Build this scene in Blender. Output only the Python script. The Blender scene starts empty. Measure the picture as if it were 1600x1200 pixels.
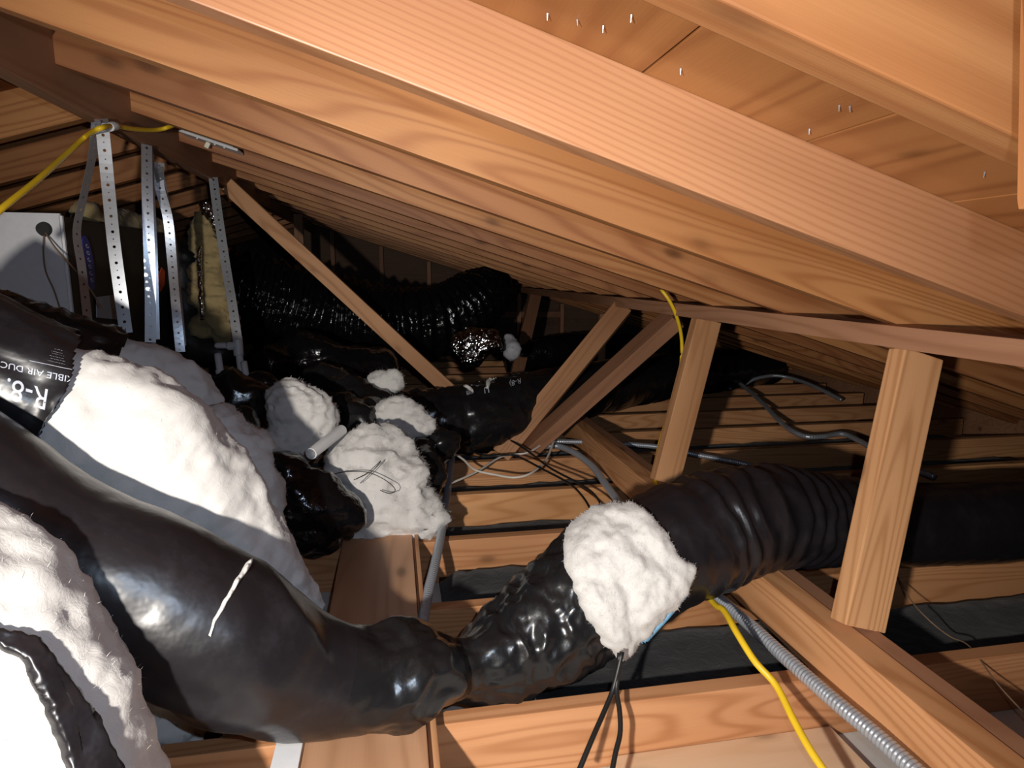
import bpy, bmesh, math, random
from mathutils import Vector, Matrix, noise
from mathutils.bvhtree import BVHTree

random.seed(7)
S = bpy.context.scene
COL = S.collection
V = Vector

# ------------------------------------------------------------------ camera
F, YAW, PIT, ROL, H = 982.6, .1864, .1725, .0072, .8207      # focal length in px of a 1600 px wide frame
SL, A0 = .3032, .2269                                        # roof slope, rafter underside height above the lens at X = 0
YR0, YJ0, SP = .3878, 1.0419, .4064                          # first rafter, first joist, 16 inch spacing
fw = V((math.sin(YAW)*math.cos(PIT), math.cos(YAW)*math.cos(PIT), -math.sin(PIT)))
r0 = V((math.cos(YAW), -math.sin(YAW), 0)); u0 = r0.cross(fw)
RT = r0*math.cos(ROL) + u0*math.sin(ROL); UP = -r0*math.sin(ROL) + u0*math.cos(ROL)
C = V((0, 0, H))
cam = bpy.data.cameras.new('camera'); cam.sensor_width = 36; cam.lens = 36*F/1600; cam.clip_start = .02
co = bpy.data.objects.new('camera', cam); COL.objects.link(co)
co.matrix_world = Matrix.Translation(C) @ Matrix((RT, UP, -fw)).transposed().to_4x4()
S.camera = co

# ------------------------------------------------------------------ light
w = bpy.data.worlds.new('attic_dark'); S.world = w; w.use_nodes = True
w.node_tree.nodes['Background'].inputs[0].default_value = (.5, .6, .8, 1)
w.node_tree.nodes['Background'].inputs[1].default_value = .02
def lamp(name, kind, loc, energy, color, size, aim=None, angle=None, blend=1):
    l = bpy.data.lights.new(name, kind); l.energy = energy; l.color = color; l.shadow_soft_size = size
    o = bpy.data.objects.new(name, l); COL.objects.link(o); o.location = loc
    if kind == 'SPOT':
        l.spot_size = math.radians(angle); l.spot_blend = blend
        o.rotation_euler = (V(aim)-V(loc)).to_track_quat('-Z', 'Y').to_euler()
    return o
lamp('work_lamp', 'SPOT', (-.38, -.22, .77), 150, (1, .94, .86), .022, (.36, 2.0, .02), 118, 1)
lamp('phone_flash', 'SPOT', (.05, -.01, .87), 20, (.62, .78, 1), .006, (.15, 2, .60), 130, 1)
S.view_settings.view_transform = 'Standard'; S.view_settings.look = 'None'
S.view_settings.gamma = 1; S.view_settings.use_curve_mapping = False
S.view_settings.exposure = 0.0

# ------------------------------------------------------------------ pixel -> place (pixel of the 1600 x 1200 frame plus a real distance)
def ray(x, y): return RT*((x-800)/F) - UP*((y-600)/F) + fw
def at(x, y, d): return C + ray(x, y)*d                      # d = distance along the view axis
def atX(x, y, X): r = ray(x, y); return C + r*(X/r.x)
def atY(x, y, Y): r = ray(x, y); return C + r*(Y/r.y)
def atZ(x, y, Z): r = ray(x, y); return C + r*((Z-H)/r.z)
def roofz(X): return H + A0 - SL*X                           # underside of the right-hand rafters

# ------------------------------------------------------------------ materials
def mat(name):
    m = bpy.data.materials.new(name); m.use_nodes = True
    nt = m.node_tree; b = nt.nodes['Principled BSDF']
    return m, nt, b
def N(nt, t, **kw):
    n = nt.nodes.new(t)
    for k, v in kw.items(): setattr(n, k, v)
    return n
def link(nt, a, b): nt.links.new(a, b)
def mth(nt, op, a, b=None, clamp=False):
    n = N(nt, 'ShaderNodeMath', operation=op, use_clamp=clamp)
    for i, v in enumerate((a, b)):
        if v is None: continue
        if isinstance(v, (int, float)): n.inputs[i].default_value = v
        else: link(nt, v, n.inputs[i])
    return n.outputs[0]
def ramp(nt, fac, stops):
    r = N(nt, 'ShaderNodeValToRGB'); e = r.color_ramp.elements
    while len(e) < len(stops): e.new(.5)
    for el, (p, c) in zip(e, stops):
        el.position = p; el.color = (*c, 1) if len(c) == 3 else c
    link(nt, fac, r.inputs[0]); return r.outputs[0]
def mix(nt, fac, a, b, mode='MIX'):
    n = N(nt, 'ShaderNodeMix', data_type='RGBA', blend_type=mode)
    for i, v in ((0, fac), (6, a), (7, b)):
        if isinstance(v, (int, float)): n.inputs[i].default_value = v
        elif isinstance(v, tuple): n.inputs[i].default_value = (*v, 1)
        else: link(nt, v, n.inputs[i])
    return n.outputs[2]
def nz(nt, vec, scale, detail=3, rough=.5, typ=None, dist=0):
    n = N(nt, 'ShaderNodeTexNoise')
    if typ: n.noise_type = typ
    n.inputs['Scale'].default_value = scale; n.inputs['Detail'].default_value = detail
    n.inputs['Roughness'].default_value = rough; n.inputs['Distortion'].default_value = dist
    if vec is not None: link(nt, vec, n.inputs['Vector'])
    return n.outputs['Fac']
def mapping(nt, vec, sc):
    m = N(nt, 'ShaderNodeMapping'); m.inputs['Scale'].default_value = sc; link(nt, vec, m.inputs[0]); return m.outputs[0]
def bump(nt, b, h, strength, dist):
    n = N(nt, 'ShaderNodeBump'); n.inputs['Strength'].default_value = strength; n.inputs['Distance'].default_value = dist
    link(nt, h, n.inputs['Height']); link(nt, n.outputs[0], b.inputs['Normal'])

def wood(name, light, dark, rings=7.0, freq=1.0, knots=True, rough=.55, contrast=.55, mottle=.25, lin=0):
    """lumber: grain runs along local X; growth rings are contours of a stretched noise"""
    m, nt, b = mat(name)
    tc = N(nt, 'ShaderNodeTexCoord'); oi = N(nt, 'ShaderNodeObjectInfo')
    add = N(nt, 'ShaderNodeVectorMath', operation='ADD'); link(nt, tc.outputs['Object'], add.inputs[0])
    sc = N(nt, 'ShaderNodeVectorMath', operation='SCALE'); sc.inputs[0].default_value = (37.1, 11.7, 23.3)
    link(nt, oi.outputs['Random'], sc.inputs['Scale']); link(nt, sc.outputs[0], add.inputs[1])
    v = add.outputs[0]
    vg = mapping(nt, v, (.55, 7*freq, 7*freq))
    base = nz(nt, vg, 1.0, 1.5, .4)
    ph = mth(nt, 'MULTIPLY', base, rings*3*6.283)
    if lin:
        sx = N(nt, 'ShaderNodeSeparateXYZ'); link(nt, v, sx.inputs[0]); ph = mth(nt, 'ADD', ph, mth(nt, 'MULTIPLY', sx.outputs[2], lin))
    s = mth(nt, 'SINE', ph)
    ring = mth(nt, 'POWER', mth(nt, 'ADD', mth(nt, 'MULTIPLY', s, .5), .5), 2.6)
    fib = nz(nt, mapping(nt, v, (9, 420, 420)), 1.0, 2, .6)
    mot = nz(nt, mapping(nt, v, (1.3, 6, 6)), 1.0, 4, .6)
    f = mth(nt, 'ADD', mth(nt, 'MULTIPLY', ring, contrast), mth(nt, 'MULTIPLY', fib, .25))
    f = mth(nt, 'ADD', f, mth(nt, 'MULTIPLY', mth(nt, 'SUBTRACT', mot, .5), mottle*2.2), True)
    c = mix(nt, f, light, dark)
    big = nz(nt, mapping(nt, v, (.9, 2.2, 2.2)), 1.0, 2, .5)
    c = mix(nt, mth(nt, 'MULTIPLY', mth(nt, 'SUBTRACT', big, .42, True), 2.6, True), c, tuple(x*.74 for x in dark))
    hsv = N(nt, 'ShaderNodeHueSaturation'); link(nt, c, hsv.inputs['Color'])
    link(nt, mth(nt, 'ADD', mth(nt, 'MULTIPLY', oi.outputs['Random'], .35), .82), hsv.inputs['Value'])
    link(nt, mth(nt, 'ADD', mth(nt, 'MULTIPLY', oi.outputs['Random'], .008), .494), hsv.inputs['Hue'])
    c = hsv.outputs[0]
    if knots:
        vo = N(nt, 'ShaderNodeTexVoronoi'); vo.inputs['Scale'].default_value = 1.0
        link(nt, mapping(nt, v, (3.6, 8, 8)), vo.inputs['Vector'])
        k = ramp(nt, vo.outputs['Distance'], [(0, (1, 1, 1)), (.07, (.75, .75, .75)), (.13, (.18, .18, .18)), (.2, (0, 0, 0))])
        c = mix(nt, mth(nt, 'MULTIPLY', k, .8), c, tuple(x*.30 for x in dark))
    link(nt, c, b.inputs['Base Color'])
    b.inputs['Roughness'].default_value = rough
    b.inputs['Specular IOR Level'].default_value = .35
    bump(nt, b, mth(nt, 'ADD', mth(nt, 'MULTIPLY', ring, .5), fib), .25, .0008)
    return m
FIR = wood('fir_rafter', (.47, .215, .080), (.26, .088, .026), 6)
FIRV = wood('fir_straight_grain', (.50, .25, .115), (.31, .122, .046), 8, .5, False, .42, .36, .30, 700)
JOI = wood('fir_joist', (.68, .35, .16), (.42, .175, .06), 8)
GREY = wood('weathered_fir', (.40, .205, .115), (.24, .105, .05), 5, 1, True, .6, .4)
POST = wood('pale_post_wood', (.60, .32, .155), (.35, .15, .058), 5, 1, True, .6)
PLY = wood('plywood', (.50, .28, .165), (.33, .165, .085), 5, .6, True, .5, .5)
DARKW = wood('shade_toned_boards', (.15, .085, .05), (.09, .045, .025), 5, 1, True, .7, .4)  # far gable boards, shade of the far end put into the wood colour
PALE = wood('pale_pine', (.74, .53, .36), (.60, .38, .22), 5, .8, True, .6, .35)
SHE = wood('sheathing_board', (.43, .19, .064), (.25, .086, .024), 4, .8, True, .55, .5)

def plastic(name, base, rough, sc=9, st=.55, dist=.012, fine=.3, facet=0):
    m, nt, b = mat(name); tc = N(nt, 'ShaderNodeTexCoord'); v = tc.outputs['Object']
    h1 = nz(nt, v, sc, 4, .55, 'RIDGED_MULTIFRACTAL', .6)
    h2 = nz(nt, v, sc*5, 2, .5)
    hh = mth(nt, 'ADD', mth(nt, 'MULTIPLY', h1, .5), mth(nt, 'MULTIPLY', h2, fine))
    if facet:
        vo = N(nt, 'ShaderNodeTexVoronoi'); vo.inputs['Scale'].default_value = facet; link(nt, v, vo.inputs['Vector'])
        hh = mth(nt, 'ADD', hh, mth(nt, 'MULTIPLY', vo.outputs['Distance'], .4))
    bump(nt, b, hh, st, dist)
    dust = nz(nt, v, 14, 6, .7)
    c = mix(nt, mth(nt, 'MULTIPLY', mth(nt, 'SUBTRACT', dust, .52, True), .35), base, tuple(min(.12, x*10) for x in base))
    link(nt, c, b.inputs['Base Color'])
    link(nt, mth(nt, 'ADD', mth(nt, 'MULTIPLY', dust, .3), rough-.15), b.inputs['Roughness'])
    b.inputs['Specular IOR Level'].default_value = .5
    return m
JACK = plastic('black_duct_jacket', (.010, .009, .011), .33, 7, .35, .010)
CRUMP = plastic('crumpled_black_plastic', (.009, .009, .010), .26, 13, .5, .010, .12)
GLOSS = plastic('glossy_black_film', (.004, .004, .005), .17, 20, .5, .010, .3, 42)

def fibre(name, c1, c2, sc=30, st=.4):
    m, nt, b = mat(name); tc = N(nt, 'ShaderNodeTexCoord'); v = tc.outputs['Object']
    a = nz(nt, v, sc, 6, .68, None, .8); big = nz(nt, v, 7, 3, .5)
    c = mix(nt, mth(nt, 'MULTIPLY', mth(nt, 'ADD', a, big), .5), c2, c1)
    link(nt, c, b.inputs['Base Color']); b.inputs['Roughness'].default_value = 1
    b.inputs['Specular IOR Level'].default_value = .05
    b.inputs['Sheen Weight'].default_value = .15
    bump(nt, b, a, st, .005); return m
WOOL = fibre('white_fiberglass', (.74, .715, .68), (.52, .50, .48))
FELT = fibre('black_faced_batt', (.030, .030, .033), (.004, .004, .005), 22, .8)
YWOOL = fibre('yellow_fiberglass', (.42, .33, .17), (.25, .18, .08), 24)

def plain(name, c, rough=.5, metal=0, emit=0):
    m, nt, b = mat(name); b.inputs['Base Color'].default_value = (*c, 1)
    b.inputs['Roughness'].default_value = rough; b.inputs['Metallic'].default_value = metal
    tc = N(nt, 'ShaderNodeTexCoord'); n = nz(nt, tc.outputs['Object'], 40, 4, .6)
    cc = mix(nt, n, tuple(x*.88 for x in c), tuple(min(1, x*1.08) for x in c)); link(nt, cc, b.inputs['Base Color'])
    return m
GALV = plain('galvanised_steel', (.62, .65, .70), .36, .85)
COND = plain('conduit_steel', (.46, .49, .54), .32, .55)
FOIL, nt, b = mat('crinkled_foil'); b.inputs['Metallic'].default_value = 1; b.inputs['Roughness'].default_value = .14
b.inputs['Base Color'].default_value = (.72, .73, .76, 1)
bump(nt, b, nz(nt, N(nt, 'ShaderNodeTexCoord').outputs['Object'], 40, 5, .6, 'RIDGED_MULTIFRACTAL', 1), .9, .02)
YEL = plain('yellow_cable_sheath', (.80, .52, .02), .42)
WCAB = plain('white_cable_sheath', (.72, .66, .58), .5)
BCAB = plain('black_cord_rubber', (.012, .012, .012), .45)
PVC = plain('white_pvc', (.78, .78, .78), .35)
ENAM = plain('white_enamel', (.72, .72, .74), .38)
DKMET = plain('dark_brown_cabinet', (.030, .024, .020), .5, .1)
DRY = plain('gypsum_board', (.55, .54, .52), .9)
BLUE = plain('blue_badge', (.03, .035, .22), .4)
ORNG = plain('orange_tag', (.70, .10, .03), .5)
GREYP = plain('grey_paper_label', (.42, .42, .45), .7)
LETT = plain('pale_grey_print', (.50, .52, .60), .55)
IVORY = plain('ivory_plastic', (.75, .70, .55), .4)
TWINE = plain('brown_twine', (.22, .14, .08), .9)
BLUEF = plain('blue_liner_film', (.22, .50, .78), .35)
HOLE = plain('dark_rubber', (.02, .02, .02), .7)

# ------------------------------------------------------------------ object helpers
def tag(o, label=None, cat=None, group=None, kind=None):
    if label: o['label'] = label
    if cat: o['category'] = cat
    if group: o['group'] = group
    if kind: o['kind'] = kind
    return o
def empty(name, loc=(0, 0, 0), label=None, cat=None, group=None, kind=None):
    o = bpy.data.objects.new(name, None); COL.objects.link(o); o.location = loc; o.empty_display_size = .05
    return tag(o, label, cat, group, kind)
def obj(name, verts, faces, m, parent=None, smooth=False, mw=None):
    me = bpy.data.meshes.new(name); me.from_pydata([tuple(v) for v in verts], [], faces); me.update()
    if m: me.materials.append(m)
    if smooth: me.polygons.foreach_set('use_smooth', [True]*len(me.polygons))
    o = bpy.data.objects.new(name, me); COL.objects.link(o)
    put(o, parent, mw); return o
def wmat(o): return wmat(o.parent) @ o.matrix_parent_inverse @ o.matrix_basis if o.parent else o.matrix_basis.copy()
def put(o, parent, mw=None):
    if mw is not None: o.matrix_basis = mw
    if parent:
        o.parent = parent
        o.matrix_parent_inverse = wmat(parent).inverted()
def objbm(name, bm, m, parent=None, smooth=False, mw=None):
    me = bpy.data.meshes.new(name); bm.to_mesh(me); bm.free()
    me.materials.append(m)
    if smooth: me.polygons.foreach_set('use_smooth', [True]*len(me.polygons))
    o = bpy.data.objects.new(name, me); COL.objects.link(o); put(o, parent, mw); return o

def lumber(name, p0, p1, wy, dz, up, m, parent=None, cut0=0, cut1=0, bev=.002, off=(0, 0), warp=0):
    """board from p0 to p1 (centre line); local X runs along it, wy = size across, dz = size along 'up'"""
    p0, p1 = V(p0), V(p1); x = (p1-p0); L = x.length; x.normalize()
    z = V(up); z = (z - x*z.dot(x)).normalized(); y = z.cross(x)
    mw = Matrix((x, y, z)).transposed().to_4x4(); mw.translation = (p0+p1)/2
    bm = bmesh.new(); bmesh.ops.create_cube(bm, size=1)
    n = max(1, int(L/.35))
    for v in bm.verts:
        v.co = V((v.co.x*L, v.co.y*wy, v.co.z*dz))
        v.co.x += (cut0 if v.co.x < 0 else cut1)*v.co.z
    if bev: bmesh.ops.bevel(bm, geom=bm.edges[:], offset=bev, segments=2, affect='EDGES', profile=.6)
    for v in bm.verts:
        v.co.y += off[0]; v.co.z += off[1]
    return objbm(name, bm, m, parent, False, mw)

def crom(pts, n):
    """Catmull-Rom through tuples of floats -> list of n+1 tuples"""
    P = [pts[0]] + list(pts) + [pts[-1]]
    P[0] = tuple(2*a-b for a, b in zip(pts[0], pts[1])); P[-1] = tuple(2*a-b for a, b in zip(pts[-1], pts[-2]))
    d = [0]
    for i in range(1, len(pts)): d.append(d[-1] + max(1e-6, (V(pts[i][:3])-V(pts[i-1][:3])).length))
    out = []; k = 0
    for j in range(n+1):
        t = d[-1]*j/n
        while k < len(pts)-2 and t > d[k+1]: k += 1
        u = min(1, (t-d[k])/(d[k+1]-d[k])); a, b, c, e = P[k], P[k+1], P[k+2], P[k+3]
        out.append(tuple(.5*(2*b[i] + (c[i]-a[i])*u + (2*a[i]-5*b[i]+4*c[i]-e[i])*u*u + (-a[i]+3*b[i]-3*c[i]+e[i])*u**3) for i in range(len(a))))
    return out, d[-1]
def fbm(p, f, o=3): return noise.fractal(p*f, .9, 2.1, o, noise_basis='PERLIN_ORIGINAL')
def facet(p, f):                                              # flat-sided dents of crumpled film
    d = noise.voronoi(p*f)[0]; return d[1]-d[0]
def ridged(p, f): return 1-2*abs(noise.noise(p*f))

class Tube:
    """swept tube; pts = (x, y, z, radius); disp(pos, s, th, n) -> radial offset; keep(s, th, pos) masks faces"""
    def __init__(self, pts, n=160, k=48, disp=None, s0=0, s1=1, grow=0, keep=None, cap=True, squash=1):
        R, L = crom(pts, n); self.L = L
        R = R[int(s0*n):int(s1*n)+1]; self.R = R
        self.v = []; self.f = []; cnt = len(R); self.cn = []
        for i, q in enumerate(R):
            c = V(q[:3]); a = V(R[max(0, i-1)][:3]); b = V(R[min(cnt-1, i+1)][:3]); t = (b-a).normalized()
            n_ = V((0, 0, 1)); n_ = (n_ - t*t.dot(n_)); n_.normalize(); s_ = t.cross(n_)
            for j in range(k):
                th = 2*math.pi*j/k
                d = n_*math.cos(th)*squash + s_*math.sin(th)
                r = max(.001, q[3]+grow); s = s0 + i/n
                p = c + d*r
                if disp: p = p + d*disp(p, s, th, L)
                self.v.append(p)
        for i in range(cnt-1):
            for j in range(k):
                f = (i*k+j, i*k+(j+1) % k, (i+1)*k+(j+1) % k, (i+1)*k+j)
                if keep and not keep(s0+(i+.5)/n, 2*math.pi*(j+.5)/k, self.v[f[0]]): continue
                self.f.append(f[::-1])
        if cap and not keep:
            self.f.append(tuple(range(k))); self.f.append(tuple(range((cnt-1)*k, cnt*k))[::-1])
    def make(self, name, m, parent=None, solid=0):
        o = obj(name, self.v, self.f, m, parent, True)
        if solid:
            md = o.modifiers.new('thickness', 'SOLIDIFY'); md.thickness = solid; md.offset = -1
        return o
    def bvh(self): return BVHTree.FromPolygons(self.v, [f for f in self.f if len(f) == 4])

def P(x, y, d, r): return (*at(x, y, d), r)
def cable(name, pts, r, m, label, cat, n=None, k=10, parent=None, ring=0, pitch=.009, group=None):
    """pts: list of Vectors"""
    q = [(*p, r) for p in pts]
    L = crom(q, 10)[1]
    if ring:
        n = int(L/pitch*4)
        prof = (0, ring, ring, 0)
        R, L = crom(q, n)
        R = [(a, b, c, r+prof[i % 4]) for i, (a, b, c, d) in enumerate(R)]
        v, f = [], []
        for i, w_ in enumerate(R):
            t = (V(R[min(n, i+1)][:3])-V(R[max(0, i-1)][:3])).normalized()
            nn = V((0, 0, 1)); nn = (nn-t*t.dot(nn)).normalized(); ss = t.cross(nn)
            for j in range(k):
                th = 2*math.pi*j/k; v.append(V(w_[:3]) + (nn*math.cos(th)+ss*math.sin(th))*w_[3])
        for i in range(n):
            for j in range(k): f.append((i*k+j, (i+1)*k+j, (i+1)*k+(j+1) % k, i*k+(j+1) % k))
        f.append(tuple(range(k))); f.append(tuple(range(n*k, n*k+k))[::-1])
        o = obj(name, v, f, m, parent, True)
    else:
        n = n or max(24, int(L/.012))
        o = Tube(q, n, k).make(name, m, parent)
    if label: tag(o, label, cat, group)
    return o

def blob(name, balls, m, parent=None, amp=.012, f=18, res=.014, fine=.004, ridge=0, swirl=None, fac=0):
    """lump from overlapping balls (centre, radius), roughened by noise"""
    mb = bpy.data.metaballs.new('lump'); mb.resolution = res; mb.threshold = .35
    o = bpy.data.objects.new('lump', mb); COL.objects.link(o)
    balls = list(balls); balls += [(a[0].lerp(b[0], t), a[1]+(b[1]-a[1])*t) for a, b in zip(balls, balls[1:]) if (a[0]-b[0]).length < 1.6*(a[1]+b[1]) for t in (.33, .67)]
    for p, r in balls:
        e = mb.elements.new(); e.co = p; e.radius = r*1.45
    bpy.context.view_layer.update()
    dg = bpy.context.evaluated_depsgraph_get(); me = bpy.data.meshes.new_from_object(o.evaluated_get(dg))
    bpy.data.objects.remove(o); bpy.data.metaballs.remove(mb)
    bm = bmesh.new(); bm.from_mesh(me); bpy.data.meshes.remove(me); bm.normal_update()
    for v in bm.verts:
        p = v.co.copy(); g = V((p.x, p.y, p.z*2.4)); d = amp*fbm(g, f*.6) + fine*fbm(g, f*3, 3)
        if ridge: d += ridge*ridged(p, f*.7)
        if fac: d += fac*(facet(p, 13)+.5*facet(p, 30)-.5)
        if swirl: d += swirl[1]*math.sin((p-V(swirl[0])).length*swirl[2] + 2*fbm(p, 12))
        v.co = p + v.normal*d
    bmesh.ops.recalc_face_normals(bm, faces=bm.faces[:])
    return objbm(name, bm, m, parent, True)

def fuzz(o, cnt, L, m, parent, seed=1, wdt=.0006):
    """loose glass fibres standing off a lump of insulation"""
    rnd = random.Random(seed); me = o.data; ps = me.polygons; v, f = [], []
    for i in range(cnt):
        p = ps[rnd.randrange(len(ps))]; vs = [me.vertices[k].co for k in p.vertices]
        a = rnd.random(); c = vs[0].lerp(vs[1], a).lerp(vs[2], rnd.random()*.6)
        n = p.normal; d = (n*rnd.uniform(.1, .9) + V((rnd.gauss(0, 1), rnd.gauss(0, 1), rnd.gauss(0, 1)))*.75).normalized()
        l = L*rnd.uniform(.3, 1.2); s = d.cross(V((rnd.random(), rnd.random(), rnd.random()))).normalized()*wdt
        b = len(v); mid = c + d*l*.55 + n*l*.08; v += [c-s, c+s, mid-s*.7, mid+s*.7, c+d*l]
        f += [(b, b+1, b+3, b+2), (b+2, b+3, b+4)]
    x = obj('loose_fibers', v, f, m, parent); x['kind'] = 'stuff'; return x

def text_mesh(s):
    cu = bpy.data.curves.new('letters', 'FONT'); cu.body = s; cu.resolution_u = 3; cu.size = 1
    o = bpy.data.objects.new('letters', cu); COL.objects.link(o); bpy.context.view_layer.update()
    me = bpy.data.meshes.new_from_object(o.evaluated_get(bpy.context.evaluated_depsgraph_get()))
    bpy.data.objects.remove(o); bpy.data.curves.remove(cu); return me
def print_on(name, s, bvh, org, udir, vdir, m, parent):
    """lettering laid on a curved jacket: org + u*udir + v*vdir are pixels whose sight line meets the jacket"""
    me = text_mesh(s); bm = bmesh.new(); bm.from_mesh(me); bpy.data.meshes.remove(me)
    bmesh.ops.triangulate(bm, faces=bm.faces[:]); bmesh.ops.subdivide_edges(bm, edges=[e for e in bm.edges if e.calc_length() > .15], cuts=1)
    bad = []
    for v in bm.verts:
        x = org[0]+v.co.x*udir[0]+v.co.y*vdir[0]; y = org[1]+v.co.x*udir[1]+v.co.y*vdir[1]
        h = bvh.ray_cast(C, ray(x, y).normalized())
        if h[0] is None: bad.append(v)
        else:
            n = h[1] if h[1].dot(ray(x, y)) < 0 else -h[1]
            v.co = h[0] + n*.0022
    bmesh.ops.delete(bm, geom=bad, context='VERTS')
    return objbm(name, bm, m, parent)
def inside(poly, x, y):
    c = False; j = len(poly)-1
    for i in range(len(poly)):
        (xi, yi), (xj, yj) = poly[i], poly[j]
        if (yi > y) != (yj > y) and x < (xj-xi)*(y-yi)/(yj-yi)+xi: c = not c
        j = i
    return c
def edge_dist(poly, x, y):
    best = 1e9
    for i in range(len(poly)):
        a, b = V((*poly[i], 0)), V((*poly[i-1], 0)); p = V((x, y, 0)); t = max(0, min(1, (p-a).dot(b-a)/(b-a).length_squared))
        best = min(best, (a+(b-a)*t-p).length)
    return best
def edge_near(poly, x, y):
    best = None
    for i in range(len(poly)):
        a, b = V((*poly[i], 0)), V((*poly[i-1], 0)); p = V((x, y, 0)); t = max(0, min(1, (p-a).dot(b-a)/(b-a).length_squared))
        q = a+(b-a)*t
        if best is None or (q-p).length < (best-p).length: best = q
    return best
def patch(name, bvh, poly, m, parent, step=4, height=.02, soft=25, amp=.006, f=30, base=-.004, jag=3):
    """pad of torn insulation bulging from a duct surface, outlined where it shows"""
    xs = [p[0] for p in poly]; ys = [p[1] for p in poly]; idx = {}; v, fc = [], []
    nx, ny = int((max(xs)-min(xs))/step)+3, int((max(ys)-min(ys))/step)+3
    def wob(x, y): q = V((x, y, 3))*.07; return x+jag*noise.noise(q), y+jag*noise.noise(q+V((9, 4, 1)))
    g = {(i, j): inside(poly, *wob(min(xs)+(i-1)*step, min(ys)+(j-1)*step)) for i in range(nx) for j in range(ny)}
    def vert(i, j):
        if (i, j) in idx: return idx[i, j]
        x, y = min(xs)+(i-1)*step, min(ys)+(j-1)*step; x2, y2 = wob(x, y); e = 0
        if g.get((i, j)): e = min(1, edge_dist(poly, x2, y2)/soft)
        else: q = edge_near(poly, x2, y2); x, y = x+q[0]-x2, y+q[1]-y2
        rr = ray(x, y).normalized(); h = bvh.ray_cast(C, rr)
        if h[0] is None: idx[i, j] = None; return None
        n = h[1] if h[1].dot(rr) < 0 else -h[1]; n = (n - rr*.4).normalized()
        hh = base + (height-base)*math.sqrt(max(0, 1-(1-e)**2)); p = h[0]
        p = p + n*(hh + e*(amp*fbm(p, f) + amp*.6*math.sin(f*2.2*(p.x+.7*p.z)+5*fbm(p, f*.5)) + amp*.25*fbm(p, f*4)))
        idx[i, j] = len(v); v.append(p); return idx[i, j]
    for j in range(ny):
        for i in range(nx):
            k = [(i, j), (i, j+1), (i+1, j+1), (i+1, j)]
            if any(g.get(a) for a in k):
                t = [vert(*a) for a in k]
                if None not in t: fc.append(tuple(t))
    return obj(name, v, fc, m, parent, True)
def slab(name, x0, x1, y0, y1, z0, z1, m, parent=None, nx=60, ny=10, amp=.012, f=14):
    v, fc = [], []
    for i in range(nx+1):
        for j in range(ny+1):
            x, y = x0+(x1-x0)*i/nx, y0+(y1-y0)*j/ny; e = min(1, min(j, ny-j)/1.5, min(i, nx-i)/1.5)
            v.append(V((x, y, z0+(z1-z0)*(.25+.75*e) + amp*e*fbm(V((x, y, z1)), f))))
    for i in range(nx):
        for j in range(ny):
            a = i*(ny+1)+j; fc.append((a, a+ny+1, a+ny+2, a+1))
    b = len(v); v += [V((x0, y0, z0)), V((x1, y0, z0)), V((x1, y1, z0)), V((x0, y1, z0))]; fc.append((b+3, b+2, b+1, b))
    edge = [i*(ny+1) for i in range(nx+1)]; fc.append(tuple(edge[::-1])+(b, b+1)[:2])
    edge = [i*(ny+1)+ny for i in range(nx+1)]; fc.append(tuple(edge)+(b+2, b+3))
    fc.append(tuple(range(0, ny+1))+(b+3, b)); fc.append(tuple(range(nx*(ny+1), nx*(ny+1)+ny+1))[::-1]+(b+1, b+2))
    return obj(name, v, fc, m, parent, True)
ORD = ['first', 'second', 'third', 'fourth', 'fifth', 'sixth', 'seventh', 'eighth', 'ninth', 'tenth', 'eleventh',
       'twelfth', 'thirteenth', 'fourteenth', 'fifteenth', 'sixteenth', 'seventeenth']
CO = 1/math.cos(math.atan(SL))
RD = .112                     # rafter depth
XR = -.70                     # right face of the ridge board
ZRID = roofz(XR)
FARY = 6.35

# ================================================================== SETTING
fl = obj('floor', [(-4, -1.6, -.14), (3.6, -1.6, -.14), (3.6, FARY, -.14), (-4, FARY, -.14), (-4, -1.6, -.155), (3.6, -1.6, -.155), (3.6, FARY, -.155), (-4, FARY, -.155)],
         [(0, 1, 2, 3), (7, 6, 5, 4), (0, 4, 5, 1), (1, 5, 6, 2), (2, 6, 7, 3), (3, 7, 4, 0)], DRY)
tag(fl, 'grey gypsum board ceiling showing between the joists', kind='structure')
ceil = empty('ceiling', (0, 2, 1.2), 'orange plank roof deck nailed over the rafters', kind='structure')
bw = .236; slope = V((1, 0, -SL)).normalized(); nrm = V((SL, 0, 1)).normalized()
zoff = roofz(0) + RD*CO
for i in range(-4, 15):                                        # right slope: boards along the ridge direction, seam at X = .305
    xa = .315 + i*bw; xb = xa + bw - .003
    if xa < XR: xa = XR
    if xb < XR+.02: continue
    p = V(((xa+xb)/2, 0, zoff - SL*(xa+xb)/2)) + nrm*.0095
    for (ya, yb) in ((-1.6, 2.4+.5*(i % 3)), (2.403+.5*(i % 3), FARY)):
        lumber('sheathing_board', (p.x, ya, p.z), (p.x, yb, p.z), (xb-xa)*CO, .019, nrm, SHE, ceil, bev=.001)
nl = V((-SL, 0, 1)).normalized(); XL = XR - .042
for i in range(0, 14):
    xa = XL - i*bw; xb = xa - bw + .003
    p = V(((xa+xb)/2, 0, zoff - SL*XR - SL*(XL-(xa+xb)/2))) + nl*.0095
    lumber('sheathing_board', (p.x, -1.6, p.z), (p.x, FARY, p.z), (xa-xb)*CO, .019, nl, SHE, ceil, bev=.001)
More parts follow.
